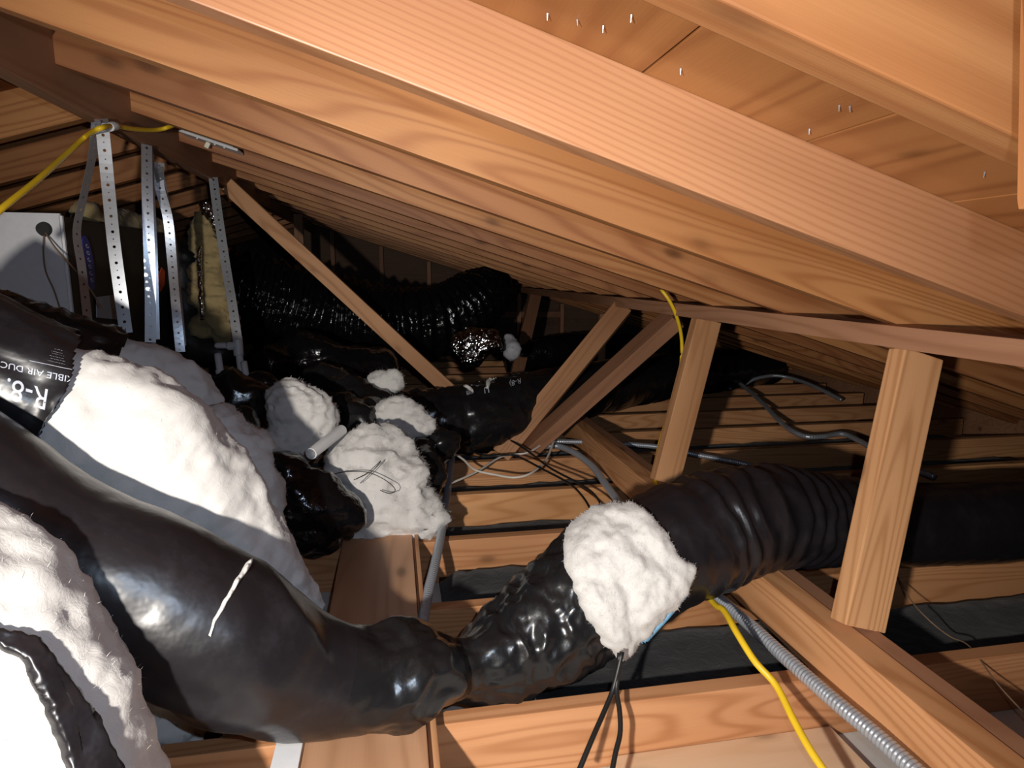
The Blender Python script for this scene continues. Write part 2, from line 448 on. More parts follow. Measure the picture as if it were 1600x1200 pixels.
# nails poking through the deck
for (x, y) in [(857, 21), (944, 40), (988, 23), (1065, 107), (1313, 164), (1540, 268), (904, 30), (1266, 201), (1330, 165)]:
    d = ray(x, y); c0 = H+A0+RD*CO; n3 = V((SL, 0, 1)); p = C + d*((c0-n3.dot(C))/n3.dot(d))
    bm = bmesh.new(); bmesh.ops.create_cone(bm, cap_ends=True, segments=8, radius1=.0013, radius2=.0005, depth=.007)
    objbm('nail', bm, GALV, ceil, False, Matrix.Translation(p - nrm*.004) @ Matrix.Rotation(math.pi+.25*math.sin(x), 4, 'X'))

def wallbox(name, x0, x1, y0, y1, z0, z1, m, label):
    v = [(x, y, z) for z in (z0, z1) for y in (y0, y1) for x in (x0, x1)]
    return tag(obj(name, v, [(0, 1, 3, 2), (4, 6, 7, 5), (0, 4, 5, 1), (1, 5, 7, 3), (3, 7, 6, 2), (2, 6, 4, 0)], m), label, kind='structure')
# gable ends are cut to the roof line
def gable(name, y0, y1, m, label):
    pr = [(-4, -.14), (3.5, -.14), (3.5, zoff-SL*3.5), (XR, zoff-SL*XR), (XL, zoff-SL*XR), (-4, zoff-SL*XR-SL*(XL+4))]
    v = [(x, y0, z) for x, z in pr] + [(x, y1, z) for x, z in pr]; n = len(pr)
    f = [tuple(range(n)), tuple(range(n, 2*n))[::-1]] + [(i, i+n, (i+1) % n+n, (i+1) % n) for i in range(n)]
    return tag(obj(name, v, f, m), label, kind='structure')
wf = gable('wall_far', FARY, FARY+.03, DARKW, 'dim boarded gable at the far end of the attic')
for i in range(9):
    X = -1.9 + i*.45; zt = zoff-SL*XR-SL*abs(X-XR)-.12
    lumber('stud', (X, FARY-.045, 0), (X, FARY-.045, zt), .038, .089, (0, 1, 0), GREY, wf)
lumber('blocking', (-1.9, FARY-.05, .42), (1.7, FARY-.05, .42), .05, .06, (0, 0, 1), GREY, wf)
wallbox('wall_right', 3.44, 3.47, -1.6, FARY, -.14, .06, GREY, 'low dark board closing the right eave')
wallbox('wall_left', -3.97, -3.94, -1.6, FARY, -.14, .36, GREY, 'low dark board closing the left eave')
gable('wall_near', -1.63, -1.6, GREY, 'boarded gable behind the viewer')

# ================================================================== FRAMING
WHERE_R = {0: 'nearest roof rafter, filling the top right corner of the picture',
           1: 'broad straight-grained rafter, second from the viewer, catching the brightest glare',
           2: 'knotty roof rafter, third from the viewer, running to the upper left edge'}
for k in range(0, 15):
    y = YR0 + SP*k + .019
    xa, xb = XR, 3.42
    za, zb = roofz(xa)+RD*CO/2, roofz(xb)+RD*CO/2
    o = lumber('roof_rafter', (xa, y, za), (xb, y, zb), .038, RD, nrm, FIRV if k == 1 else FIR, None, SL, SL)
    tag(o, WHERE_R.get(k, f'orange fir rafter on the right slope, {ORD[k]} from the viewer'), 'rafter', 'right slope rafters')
for k in range(1, 15):
    y = YR0 + SP*k + .019; xa, xb = XL, -3.9
    za = ZRID+RD*CO/2; zb = za - SL*(XL-xb)
    o = lumber('roof_rafter', (xa, y, za), (xb, y, zb), .038, RD, nl, FIR, None, SL, SL)
    tag(o, f'dim rafter on the left slope beyond the ridge board, {ORD[k]} from the viewer', 'rafter', 'left slope rafters')
tag(lumber('ridge_board', (XR-.021, -1.58, 1.29), (XR-.021, FARY-.01, 1.29), .040, .20, (0, 0, 1), GREY), 'dark ridge board where both rows of rafters meet', 'ridge board')
tag(lumber('roof_purlin', (1.075, -.6, .697), (1.075, FARY-.02, .697), .089, .046, (0, 0, 1), GREY), 'long horizontal purlin under the rafters on top of the posts', 'purlin')
WHERE_J = {0: 'foreground ceiling joist behind the pale board, black cords hanging over it',
           1: 'ceiling joist just behind the crumpled neck of the black duct',
           2: 'ceiling joist with a broad lit face left of the torn insulation patch',
           3: 'lit ceiling joist under the lower end of the thin black cords',
           4: 'ceiling joist under the looping white cables'}
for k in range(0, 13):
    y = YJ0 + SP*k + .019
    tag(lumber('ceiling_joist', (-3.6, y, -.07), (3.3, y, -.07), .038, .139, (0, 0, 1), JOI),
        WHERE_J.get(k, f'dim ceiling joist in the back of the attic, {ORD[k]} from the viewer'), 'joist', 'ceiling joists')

# strongback of two plies laid across the joists
sb = empty('strongback_beam', (.9, 2, 0), 'heavy two-ply beam across the joists carrying the right post', 'beam')
lumber('beam_ply', (.881, .55, .056), (.881, 3.35, .056), .062, .112, (0, 0, 1), JOI, sb)
lumber('beam_ply', (.935, .55, .055), (.935, 3.35, .055), .044, .108, (0, 0, 1), GREY, sb)

def post(p0, p1, w_, d_, m, label, up=(0, 1, 0), c0=0, c1=0, cat='post', name='roof_post', bev=.003):
    return tag(lumber(name, p0, p1, w_, d_, up, m, None, c0, c1, bev), label, cat)
post((.925, 1.04, .112), (1.088, 1.145, .66), .100, .044, POST, 'pale wooden post standing on the two-ply beam in front of the duct')
post((.915, 1.97, .11), (1.085, 2.06, .668), .095, .044, POST, 'shorter wooden post behind the black duct bend, yellow cable beside it')
pc0, pc1 = atZ(783, 712, .01), V((1.075, 2.86, .672))
post(pc0, pc1, .050, .089, POST, 'lighter diagonal roof brace with a knotty face', (1, 0, .6), cat='brace', name='roof_brace')
pd0, pd1 = atZ(818, 708, .01), V((1.075, 2.28, .668))
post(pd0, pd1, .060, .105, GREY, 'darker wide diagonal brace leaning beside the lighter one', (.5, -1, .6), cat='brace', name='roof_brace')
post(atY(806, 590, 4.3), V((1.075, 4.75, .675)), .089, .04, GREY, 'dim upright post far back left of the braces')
post((XR-.005, 3.05, 1.2), (*(atY(700, 605, 3.02) + (atY(700, 605, 3.02)-V((XR, 3.05, 1.25)))*.17),), .070, .022, POST,
     'long thin diagonal strip from the ridge down to the ducts', (0, 1, .2), cat='brace', name='diagonal_strip')
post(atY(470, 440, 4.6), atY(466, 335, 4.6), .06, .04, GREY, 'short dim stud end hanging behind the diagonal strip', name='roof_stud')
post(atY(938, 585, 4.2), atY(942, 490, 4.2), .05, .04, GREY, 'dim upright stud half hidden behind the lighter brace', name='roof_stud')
# rough end of a timber at the right edge of the frame
o = lumber('timber_end', (.452, .335, .868), (.425, .335, 1.02), .10, .05, (0, 1, 0), SHE, None, 0, 0, .012)
for v in o.data.vertices: v.co += V((fbm(v.co*1, 40), fbm(v.co, 43), fbm(v.co, 37)))*.004
tag(o, 'rough reddish timber end at the right edge of the picture', 'timber')

# walk plank, pale board, white strip
pl = empty('walk_plank', (-.06, 1.4, .03), 'reddish plywood walk plank laid across the joists', 'plank')
lumber('plank_panel', (-.064, .6, .015), (-.064, 1.935, .015), .206, .028, (0, 0, 1), PLY, pl)
lumber('plank_tongue', (.0435, .6, .009), (.0435, 1.93, .009), .006, .012, (0, 0, 1), GREY, pl)
lumber('edge_strip', (.052, .6, .015), (.052, 1.935, .015), .011, .028, (0, 0, 1), POST, pl)
tag(lumber('pine_board', (.40, .975, -.125), (.885, .975, -.125), .13, .022, (0, 0, 1), PALE, None, 0, 0), 'pale pine board lying low in front of the foreground joist', 'board')
tag(lumber('white_board', (-.197, .70, .006), (-.197, 1.06, .006), .046, .012, (0, 0, 1), ENAM), 'narrow white painted strip beside the walk plank', 'board')

# dark batts between the joists
for k in range(0, 9):
    y0 = YJ0 + SP*k + .042; x0 = .30 if k == 0 else .12 if k < 3 else -.9
    o = slab('insulation_batt', x0, 3.2, y0, y0+SP-.046, -.135, -.085+.02*math.sin(k*2.1), FELT)
    tag(o, f'black-faced insulation batt lying in the {ORD[k]} joist bay from the viewer', 'insulation', 'batts between the joists')

# ================================================================== DUCTS
TAU = 2*math.pi
def crease(f, a):                                             # fine film wrinkles for a duct jacket
    return lambda p, s, th, L: a*(ridged(p, f)*.6 + fbm(p, f*1.7)*.5)

# --- 1: the long near duct, over the plank, up and away to the right
d1 = [P(-330, 620, .88, .105), P(-120, 725, .87, .108), P(60, 845, .91, .110), P(220, 926, .95, .119), P(360, 1003, 1.0, .119), P(462, 1050, 1.06, .102),
      P(560, 1064, 1.11, .088), P(640, 1050, 1.16, .084), P(715, 1040, 1.23, .070), P(785, 1020, 1.29, .090), P(850, 984, 1.33, .108),
      P(930, 922, 1.38, .126), P(1010, 873, 1.42, .134), P(1090, 836, 1.47, .134), P(1190, 808, 1.55, .125), P(1300, 813, 1.68, .118),
      P(1450, 819, 1.80, .116), P(1600, 812, 1.88, .12), P(1850, 800, 2.0, .12)]
def ctrl(pts):
    d = [0]
    for a, b in zip(pts, pts[1:]): d.append(d[-1]+(V(b[:3])-V(a[:3])).length)
    return [x/d[-1] for x in d]
c1 = ctrl(d1)
def near(s, c, w): return math.exp(-((s-c)/w)**2)
def span(s, a, b, e=.02): return max(0, min(1, (s-a)/e, (b-s)/e))
def d1disp(p, s, th, L):
    a = .003*fbm(p, 9)
    nk = span(s, c1[5]+.02, c1[9]+.01, .03)                     # crumpled neck
    if nk:
        q = V((p.x*.6, p.y, p.z)); w_ = V((fbm(p, 7), fbm(p, 8), fbm(p, 9)))*.03
        a += nk*(.026*ridged(q+w_, 8) + .016*facet(q+w_, 11) + .006*facet(p+w_, 26) - .014)
    mid = span(s, c1[8], c1[12], .03)
    if mid: a += mid*(.008*ridged(V((th*1.5+4*s, s*62, 3)), 1) + .012*facet(p, 14) - .005 + .007*ridged(p+V((fbm(p, 6), 0, 0))*.03, 15)+.004*ridged(p, 36))
    bd = span(s, c1[12], c1[15]+.02, .05)                       # gathers on the bend
    if bd: a += bd*(.0045*math.sin(s*L*120 + 4*fbm(p, 5)) + .004*ridged(p, 14))
    fo = span(s, c1[1], c1[5]-.01, .04)
    if fo:                                                      # pressed fold along the near side
        t_ = 2.02 + .10*fbm(V((s*6, 0, 0)), 1); a += fo*(.011*math.exp(-((th-t_)/.13)**2) - .012*span(th, t_+.1, 3.6, .3))
    lf = span(s, c1[3], c1[6], .05)
    if lf: a += lf*.009*ridged(V((p.x*.5, p.y, p.z*.7)), 9)
    return a
root1 = empty('flexible_duct', (0, 1.1, 0), 'long black flexible duct crossing the foreground, pinched over the walk plank', 'duct', 'flexible ducts')
t1 = Tube(d1, 640, 112, d1disp, cap=True)
o = t1.make('duct_jacket', JACK, root1); o.data.materials.append(CRUMP)
for i_, pl_ in enumerate(o.data.polygons):
    if c1[5]+.02 < i_/112/640 < c1[11]: pl_.material_index = 1
b1 = t1.bvh()
b1s = Tube(d1, 300, 64, cap=False).bvh()
ins = patch('exposed_insulation', b1s, [(893, 815), (930, 797), (985, 788), (1012, 800), (1045, 840), (1062, 872), (1086, 884), (1072, 925), (1045, 950), (1010, 985), (966, 1032),
             (940, 1000), (915, 968), (898, 925), (882, 888), (884, 850)], WOOL, root1, 2.5, .036, 30, .010, 15, .004, 5)
fuzz(ins, 6000, .006, WOOL, ins, 3, .0002)
patch('liner_edge', b1s, [(1062, 905), (1072, 925), (1040, 962), (1000, 1002), (978, 1024), (990, 1000), (1030, 955)], BLUEF, root1, 2, .020, 6, 0, 20, .006, 0)
patch('torn_seam', b1, [(384, 880), (397, 872), (390, 888), (371, 915), (351, 950), (337, 975), (330, 995), (325, 992), (334, 966), (350, 936), (368, 905)], WOOL, root1, 1.5, .007, 4, .003, 60, -.002, 2)

# --- 2: white duct with its printed jacket pulled back
d2 = [P(-200, 475, 1.0, .10), P(0, 582, 1.05, .106), P(100, 634, 1.10, .121), P(200, 694, 1.15, .139), P(300, 775, 1.20, .124),
      P(390, 858, 1.24, .088), P(455, 915, 1.27, .050), P(505, 950, 1.29, .012)]
root2 = empty('flexible_duct', (-.5, 1.1, .3), 'duct stripped to white insulation with a printed black sleeve at its left', 'duct', 'flexible ducts')
t2 = Tube(d2, 240, 72, lambda p, s, th, L: .017*fbm(p, 7) + .006*fbm(p, 20) + .002*fbm(p, 60) - .022*(1-max(0, min(1, (s-.25)/.12))), .18, 1)
o = t2.make('insulation', WOOL, root2); fuzz(o, 15000, 0.0072, WOOL, o, 4, .00018)
t2j = Tube(d2, 240, 96, lambda p, s, th, L: .006*ridged(V((p.x*.4, p.y, p.z*.4)), 40)*max(0, (s-.1)*5) + .003*fbm(p, 18), 0, .44, .006,
           keep=lambda s, th, p: s < .325 - .055*math.cos(th) + .008*noise.noise(p*22))
JSH = t2j.make('duct_jacket', JACK, root2, .0015); bj = t2j.bvh()
print_on('printed_lettering', 'R-8.', bj, (79, 610), (-42, -12), (-7, 46), LETT, JSH)
print_on('printed_lettering', 'XIBLE AIR DUCT', bj, (117, 590), (-17.2, -3.7), (-2, 14), LETT, JSH)
for i in range(6):
    print_on('printed_fine_lines', '- --- -- ---- -- --- -'[i:22-i], bj, (101-i*1.0+(i % 2)*2, 569.5-i*4.2), (-3.9, -.95), (-.4, 3.6), LETT, JSH)
for ya, yb in ((578, 548),):
    print_on('printed_rule', '_________', bj, (116, ya+2.5), (-15.5, -3.4), (0, 14), LETT, JSH)

# --- 3: torn duct in the near left corner
d3 = [P(-390, 830, .74, .14), P(-250, 905, .73, .148), P(-118, 1000, .72, .150), P(-45, 1105, .72, .148), P(28, 1255, .72, .148), P(60, 1420, .72, .15), P(75, 1560, .72, .15)]
root3 = empty('flexible_duct', (-.55, .75, 0), 'torn duct in the near left corner, white fluff with a black jacket strip', 'duct', 'flexible ducts')
t3 = Tube(d3, 200, 80, lambda p, s, th, L: .018*fbm(p, 6) + .005*fbm(p, 20) + .002*fbm(p, 60))
o = t3.make('insulation', WOOL, root3); fuzz(o, 18000, 0.0084, WOOL, o, 5, .00018); b3 = Tube(d3, 100, 48, lambda p, s, th, L: .018*fbm(p, 6)).bvh()
patch('jacket_strip', b3, [(-30, 975), (20, 985), (58, 998), (95, 1045), (125, 1085), (155, 1130), (200, 1225), (110, 1225), (82, 1150), (58, 1090), (30, 1030), (-30, 1000)],
      JACK, root3, 2, .014, 10, .004, 10, .004, 4)

# --- 4: black duct end behind it with a pale open end
root4 = empty('flexible_duct', (-.6, 1.5, .3), 'short duct end behind the printed sleeve, pale insulation at its tip', 'duct', 'flexible ducts')
d4 = [P(-140, 478, 1.32, .066), P(0, 512, 1.36, .066), P(110, 545, 1.42, .066), P(190, 570, 1.48, .066), P(260, 592, 1.53, .066), P(315, 622, 1.57, .048), P(344, 650, 1.6, .012)]
t4 = Tube(d4, 130, 56, lambda p, s, th, L: .010*fbm(p, 14) + .005*fbm(p, 40), .45, 1)
o = t4.make('insulation', WOOL, root4); fuzz(o, 4500, 0.0072, WOOL, o, 6, .00018)
Tube(d4, 130, 56, lambda p, s, th, L: .008*ridged(p, 22) + .004*fbm(p, 30), 0, .62, .008, keep=lambda s, th, p: s < .585+.03*noise.noise(p*20)).make('duct_jacket', CRUMP, root4, .0015)

# --- 5: middle black duct running back behind the braces
d5 = [P(556, 632, 2.6, .06), P(620, 648, 2.7, .10), P(690, 656, 2.8, .125), P(760, 650, 2.9, .148), P(840, 628, 3.1, .15), P(930, 606, 3.5, .15), P(1060, 586, 4.2, .15), P(1200, 572, 5.0, .15)]
root5 = empty('flexible_duct', (.4, 2.8, 0), 'black duct in the middle distance passing behind the diagonal braces', 'duct', 'flexible ducts')
t5 = Tube(d5, 220, 60, lambda p, s, th, L: .008*fbm(p, 8) + near(s, .12, .12)*(.02*ridged(p, 12)+.01*fbm(p, 26)))
J5 = t5.make('duct_jacket', CRUMP, root5); b5 = t5.bvh()
print_on('printed_lettering', 'R-8)', b5, (814, 591), (-10.5, 3.2), (.5, 12), LETT, J5)
print_on('printed_lettering', 'lllll', b5, (738, 609), (-9.5, 2.6), (2.5, 9), LETT, J5)
print_on('printed_lettering', 'U', b5, (764, 604), (-13, 3), (2, 14), LETT, J5)
patch('torn_edge', b5, [(784, 580), (782, 588), (768, 594), (764, 606), (760, 608), (759, 596), (766, 588), (774, 581)], WOOL, root5, 1.2, .012, 3, .002, 60, 0, 0)
patch('torn_edge', b5, [(722, 602), (734, 604), (740, 610), (740, 614), (732, 609)], WOOL, root5, 1, .012, 2, .002, 60, 0, 0)

# --- 6: far glossy corrugated trunk duct
root6 = empty('trunk_duct', (-.2, 3.5, 0), 'glossy corrugated black trunk duct sparkling in the dark background', 'duct')
d6 = [P(340, 445, 3.25, .20), P(430, 474, 3.4, .22), P(520, 494, 3.5, .22), P(620, 508, 3.6, .205), P(690, 500, 3.75, .19), P(742, 470, 4.0, .18), P(770, 452, 4.5, .14), P(790, 446, 5.2, .11)]
def d6disp(p, s, th, L):
    return .012*math.sin(s*L*95 + 2.5*fbm(p, 5)) + .010*ridged(p, 26) + .006*fbm(p, 60)
t6 = Tube(d6, 420, 110, d6disp); J6 = t6.make('duct_jacket', GLOSS, root6); b6 = t6.bvh()
patch('paper_label', b6, [(449, 520), (470, 528), (466, 541), (447, 533)], GREYP, root6, 1.2, .012, 1, 0, 1, .012, 0)
def film(name, balls, label, m=CRUMP, amp=.02, f=14, ridge=.02, cat='plastic sheet', res=.012, fine=.006):
    return tag(blob(name, balls, m, None, amp*.7, f, res, fine*.3, ridge*.8, None, .010), label, cat)
def A(x, y, d, r): return (at(x, y, d), r)
def wool(name, balls, label, cnt=1500, amp=.014, f=16, res=.012, swirl=None, ridge=.006, L=.012, seed=1):
    root = empty(name, balls[0][0], label, 'insulation')
    o = blob('insulation', balls, WOOL, root, amp, f, res, .008, ridge, swirl); fuzz(o, cnt*2, L*.8, WOOL, root, seed, .00025)
    return root

# --- heaps between the ducts
wool('insulation_tuft', [A(340, 665, 1.5, .05), A(368, 705, 1.5, .06), A(396, 760, 1.5, .06), A(412, 815, 1.5, .045), A(398, 690, 1.52, .035)], 'ragged bluish-white insulation tuft behind the stripped white duct', seed=11)
sw = at(445, 640, 1.9)
wool('insulation_roll', [A(445, 620, 2.0, .055), A(470, 645, 2.02, .085), A(495, 660, 2.03, .06), A(440, 690, 2.0, .06), A(480, 690, 2.0, .055)], 'curled roll of white insulation left of the plastic pipe stub',
     1500, .010, 14, .010, (sw, .0028, 170), .003, seed=12)
wool('insulation_heap', [A(575, 705, 2.03, .085), A(605, 705, 2.06, .08), A(565, 745, 1.99, .11), A(610, 760, 2.02, .115), A(590, 805, 1.98, .08), A(635, 795, 2.0, .085), A(668, 815, 2.0, .05), A(540, 720, 2.0, .06), A(560, 815, 1.95, .05)],
     'large heap of fluffed white insulation at the end of the walk plank', 4000, .020, 15, .011, None, .014, .016, 13)
wool('insulation_tuft', [A(590, 602, 2.6, .05), A(612, 596, 2.6, .05), A(575, 612, 2.6, .025)], 'small white insulation cap poking from black film at mid distance', 600, .010, 16, .010, seed=14)
wool('insulation_flap', [A(608, 648, 2.35, .06), A(640, 668, 2.35, .06), A(668, 664, 2.35, .035), A(625, 640, 2.36, .05)], 'folded white insulation flap beside the middle black duct', 800, .010, 14, .010, seed=15)
wool('insulation_scrap', [A(275, 1125, 1.22, .06), A(320, 1128, 1.24, .04), A(255, 1110, 1.2, .05)], 'bluish insulation scrap under the near black duct', 700, .012, 18, .010, seed=16)
wool('insulation_scrap', [A(365, 1140, 1.24, .03), A(392, 1146, 1.25, .022)], 'tiny white fluff scrap beside the white painted strip', 300, .008, 24, .008, seed=17)
wool('insulation_scrap', [A(372, 610, 2.1, .014), A(382, 624, 2.1, .016), A(392, 630, 2.1, .012)], 'small white scrap caught below the plumbing tee', 100, .006, 30, .007, seed=18)
film('plastic_bag', [A(435, 735, 1.72, .055), A(460, 780, 1.72, .08), A(505, 790, 1.74, .075), A(545, 806, 1.76, .045), A(450, 830, 1.72, .06), A(500, 830, 1.74, .05)],
     'shiny crumpled black plastic between the white heap and stripped duct', GLOSS, .014, 12, .018)
film('plastic_scrap', [A(655, 705, 2.3, .05), A(675, 735, 2.2, .05), A(665, 760, 2.15, .04), A(690, 690, 2.4, .06)], 'black plastic scrap below the middle duct by the conduit', CRUMP)
film('plastic_scrap', [A(525, 640, 2.35, .07), A(560, 660, 2.3, .06), A(590, 640, 2.5, .07), A(545, 610, 2.5, .06), A(500, 600, 2.6, .08)], 'black film folds between the white roll and the small cap', CRUMP)
film('plastic_scrap', [A(380, 625, 2.0, .07), A(350, 610, 2.0, .06), A(410, 610, 2.2, .06), A(370, 660, 1.8, .05)], 'black film under the plumbing tee', CRUMP)
film('plastic_scrap', [A(470, 560, 2.9, .12), A(540, 580, 2.9, .10), A(600, 575, 3.0, .09), A(430, 570, 2.8, .10)], 'dim black film heaped under the trunk duct', GLOSS, .02, 8, .02, res=.02)
film('plastic_scrap', [A(330, 1135, 1.25, .05), A(300, 1150, 1.25, .04)], 'dark film scrap in the bay under the near duct', CRUMP, .008, 16, .012)
film('plastic_scrap', [A(520, 845, 1.8, .025), A(490, 855, 1.78, .03), A(545, 835, 1.8, .02)], 'small black scrap at the left corner of the walk plank', CRUMP, .006, 20, .008)
film('foil_wrap', [A(720, 540, 3.3, .06), A(745, 530, 3.3, .06), A(770, 535, 3.3, .055), A(735, 560, 3.3, .05)], 'crinkled silver foil wrap behind the diagonal strip', FOIL, .014, 16, .02, 'foil')
film('plastic_scrap', [A(800, 548, 3.5, .05), A(796, 530, 3.55, .035)], 'pale grey film scrap beside the foil wrap', GREYP, .008, 12, .008)
# black ducts far right
root7 = empty('flexible_duct', (1.2, 4.2, 0), 'dim black duct behind the two diagonal braces, furthest back', 'duct', 'flexible ducts')
Tube([P(790, 560, 4.6, .1), P(880, 548, 4.7, .12), P(960, 545, 4.9, .12), P(1020, 548, 5.0, .10)], 90, 40, crease(10, .012)).make('duct_jacket', GLOSS, root7)

# ================================================================== FURNACE CORNER
fu = empty('furnace', (-1.3, 2.5, 0), 'furnace cabinet with a white front and dark side at the left edge', 'furnace')
pf = atY(99, 334, 2.05); zt = pf.z; xs = pf.x
def bx(name, x0, x1, y0, y1, z0, z1, m, parent, bev=.004):
    bm = bmesh.new(); bmesh.ops.create_cube(bm, size=1)
    for v in bm.verts: v.co = V(((x1-x0)*v.co.x, (y1-y0)*v.co.y, (z1-z0)*v.co.z))
    if bev: bmesh.ops.bevel(bm, geom=bm.edges[:], offset=bev, segments=2, affect='EDGES')
    return objbm(name, bm, m, parent, False, Matrix.Translation(((x0+x1)/2, (y0+y1)/2, (z0+z1)/2)))
bx('cabinet', xs-.52, xs-.002, 2.055, 3.2, 0, zt-.006, DKMET, fu)
bx('front_panel', xs-.52, xs, 2.035, 2.055, .02, zt, ENAM, fu, .006)
g = atY(69, 358, 2.034)
bm = bmesh.new(); bmesh.ops.create_cone(bm, cap_ends=True, segments=24, radius1=.021, radius2=.017, depth=.012)
gr = objbm('grommet', bm, HOLE, fu, False, Matrix.Translation((g.x, 2.030, g.z)) @ Matrix.Rotation(math.pi/2, 4, 'X'))
cable('thermostat_wire', [atY(69, 362, 2.03), atY(68, 395, 2.02), atY(72, 425, 2.02), atY(85, 455, 2.02), atY(96, 490, 2.02)], .0022, TWINE, None, None, 40, 8, fu)
cable('thermostat_wire', [atY(70, 362, 2.03), atY(85, 385, 1.99), atY(100, 402, 1.98), atY(120, 425, 1.97), atY(140, 450, 1.97), atY(158, 480, 1.97)], .0022, TWINE, None, None, 40, 8, fu)
def side(x, y): return atX(x, y, xs+.002)
# oval badge on the cabinet side
ov = []
c0, ax, ay = side(137, 411), (side(147, 415)-side(127, 407))*.40, (side(142, 452)-side(131, 372))*.53
for i in range(28):
    a = TAU*i/28; ov.append(c0 + ax*math.cos(a) + ay*math.sin(a))
vv = ov + [p + V((.004, 0, 0)) for p in ov]
bd = obj('oval_badge', vv, [tuple(range(28)), tuple(range(28, 56))[::-1]] + [(i, (i+1) % 28, (i+1) % 28+28, i+28) for i in range(28)], BLUE, fu)
for i in range(6):                                            # row of worn pale letters up the middle of the badge, not legible in the photo
    q = c0 + ay*(-.62+.25*i) + V((.0052, 0, 0)); a_, b_ = ax*.34, ay*.075
    ring = [q + a_*math.cos(TAU*j/10) + b_*math.sin(TAU*j/10) for j in range(10)]; inn = [q + (p-q)*.5 for p in ring]
    obj('worn_letter', ring+inn, [(j, (j+1) % 10, (j+1) % 10+10, j+10) for j in range(9 if i % 2 else 8)], LETT, bd)
def sticker(name, pts, m, th=.003):
    q = [side(*p) for p in pts]; n = len(q)
    obj(name, q+[p+V((th, 0, 0)) for p in q], [tuple(range(n)), tuple(range(n, 2*n))[::-1]]+[(i, (i+1) % n, (i+1) % n+n, i+n) for i in range(n)], m, fu)
sticker('grey_label', [(150, 464), (182, 460), (188, 500), (150, 496)], GREYP)
sticker('orange_label', [(247, 430), (252, 418), (257, 424), (256, 445), (250, 456), (246, 450)], ORNG)
# insulation laid on top of the cabinet
o = blob('insulation_batt', [(V((xs-.07, 2.35+.1*i, zt+.022)), .045) for i in range(8)], YWOOL, None, .008, 20, .012, .004)
tag(o, 'yellow insulation lying along the top of the furnace', 'insulation')
# copper glint on top
# yellow wrapped plenum with foil edges
pn = empty('plenum_wrap', at(335, 520, 2.55), 'tall yellow fibreglass wrap with shiny foil edges beside the furnace', 'insulation')
pts = [(at(x, y, 2.62), r) for x, y, r in [(325, 345, .045), (318, 370, .05), (332, 400, .05), (330, 430, .055), (336, 460, .06), (342, 490, .062), (350, 515, .055), (318, 470, .05), (316, 430, .045), (318, 510, .05)]]
blob('insulation', pts, YWOOL, pn, .018, 26, .010, .006, .010)
blob('foil_edge', [(at(x, y, 2.56), r) for x, y, r in [(322, 325, .022), (330, 332, .02), (338, 348, .018), (345, 365, .014)]], FOIL, pn, .006, 30, .008, .003, .008)
for L in ([(312, 385), (311, 410), (313, 440), (314, 470), (317, 500)], [(345, 365), (352, 385), (356, 395)], [(360, 470), (361, 490), (364, 515)]):
    Tube([(*at(x, y, 2.53), .006) for x, y in L], 50, 10, lambda p, s, th, l: .003*fbm(p, 60)+.003*ridged(p, 40)).make('foil_edge', FOIL, pn)
film('dark_cover', [(at(x, y, 2.72), r) for x, y, r in [(290, 400, .07), (290, 450, .07), (292, 500, .07), (300, 540, .07), (345, 550, .05), (320, 365, .035)]], 'dark wrapped box side behind the hanging straps', DKMET, .004, 10, .003, 'box', .014, .001)

# perforated hanger straps
def strap(name, pts, wdt, label, twist=(0,), th=.0012):
    """steel band through pts with real holes; twist = turns of the face about its length"""
    q = [(*p,) for p in pts]; L = crom(q, 8)[1]; cell = wdt*.62; n = max(4, int(L/cell)); R, L = crom(q, n)
    v, f = [], []; pr = None
    for i in range(n):
        a, b = V(R[i]), V(R[i+1]); t = (b-a)
        def fr(u):
            k = u*(len(twist)-1); j = min(int(k), len(twist)-2) if len(twist) > 1 else 0
            tw = twist[0] if len(twist) == 1 else twist[j] + (twist[j+1]-twist[j])*(k-j)
            s = V((math.cos(tw), math.sin(tw), 0)); s = (s - t.normalized()*s.dot(t.normalized())).normalized(); return s
        sa, sb = fr(i/n), fr((i+1)/n)
        def pt(x, y): return (a + t*y) + sa.lerp(sb, y)*(x*wdt)
        out = [(-.5, 0), (0, 0), (.5, 0), (.5, .5), (.5, 1), (0, 1), (-.5, 1), (-.5, .5)]
        hr = .13 if i % 2 == 0 else .055
        asp = wdt/t.length
        inn = [(hr*math.cos(-3*math.pi/4+math.pi/4*j), .5+hr*asp*math.sin(-3*math.pi/4+math.pi/4*j)) for j in range(8)]
        base = len(v); v += [pt(*p) for p in out] + [pt(*p) for p in inn]
        for j in range(8): f.append((base+j, base+(j+1) % 8, base+8+(j+1) % 8, base+8+j))
    o = obj(name, v, f, GALV); md = o.modifiers.new('thickness', 'SOLIDIFY'); md.thickness = th; md.offset = 0
    return tag(o, label, 'strap', 'perforated hanger straps')
G = 'hanger_strap'
strap(G, [atX(158, 186, XR), atX(160, 200, XR+.004), atY(168, 280, 1.80), atY(178, 380, 1.78), atY(188, 455, 1.77), atY(197, 520, 1.76)], .030, 'bright wide perforated strap hanging nearest, yellow cable crossing its top', (.1, .05, .15))
strap(G, [atX(150, 190, XR), atY(144, 245, 1.83), atY(130, 310, 1.86), atY(120, 362, 1.87), atY(128, 420, 1.86), atY(137, 500, 1.85)], .026, 'thin strap seen nearly edge-on, bowed out in front of the furnace', (1.25, 1.35, 1.2, 1.1))
strap(G, [atX(229, 226, XR), atY(230, 300, 2.10), atY(233, 390, 2.10), atY(235, 460, 2.10), atY(235, 535, 2.10)], .030, 'straight perforated strap, second from the furnace front', (.75, .5, .2, .2))
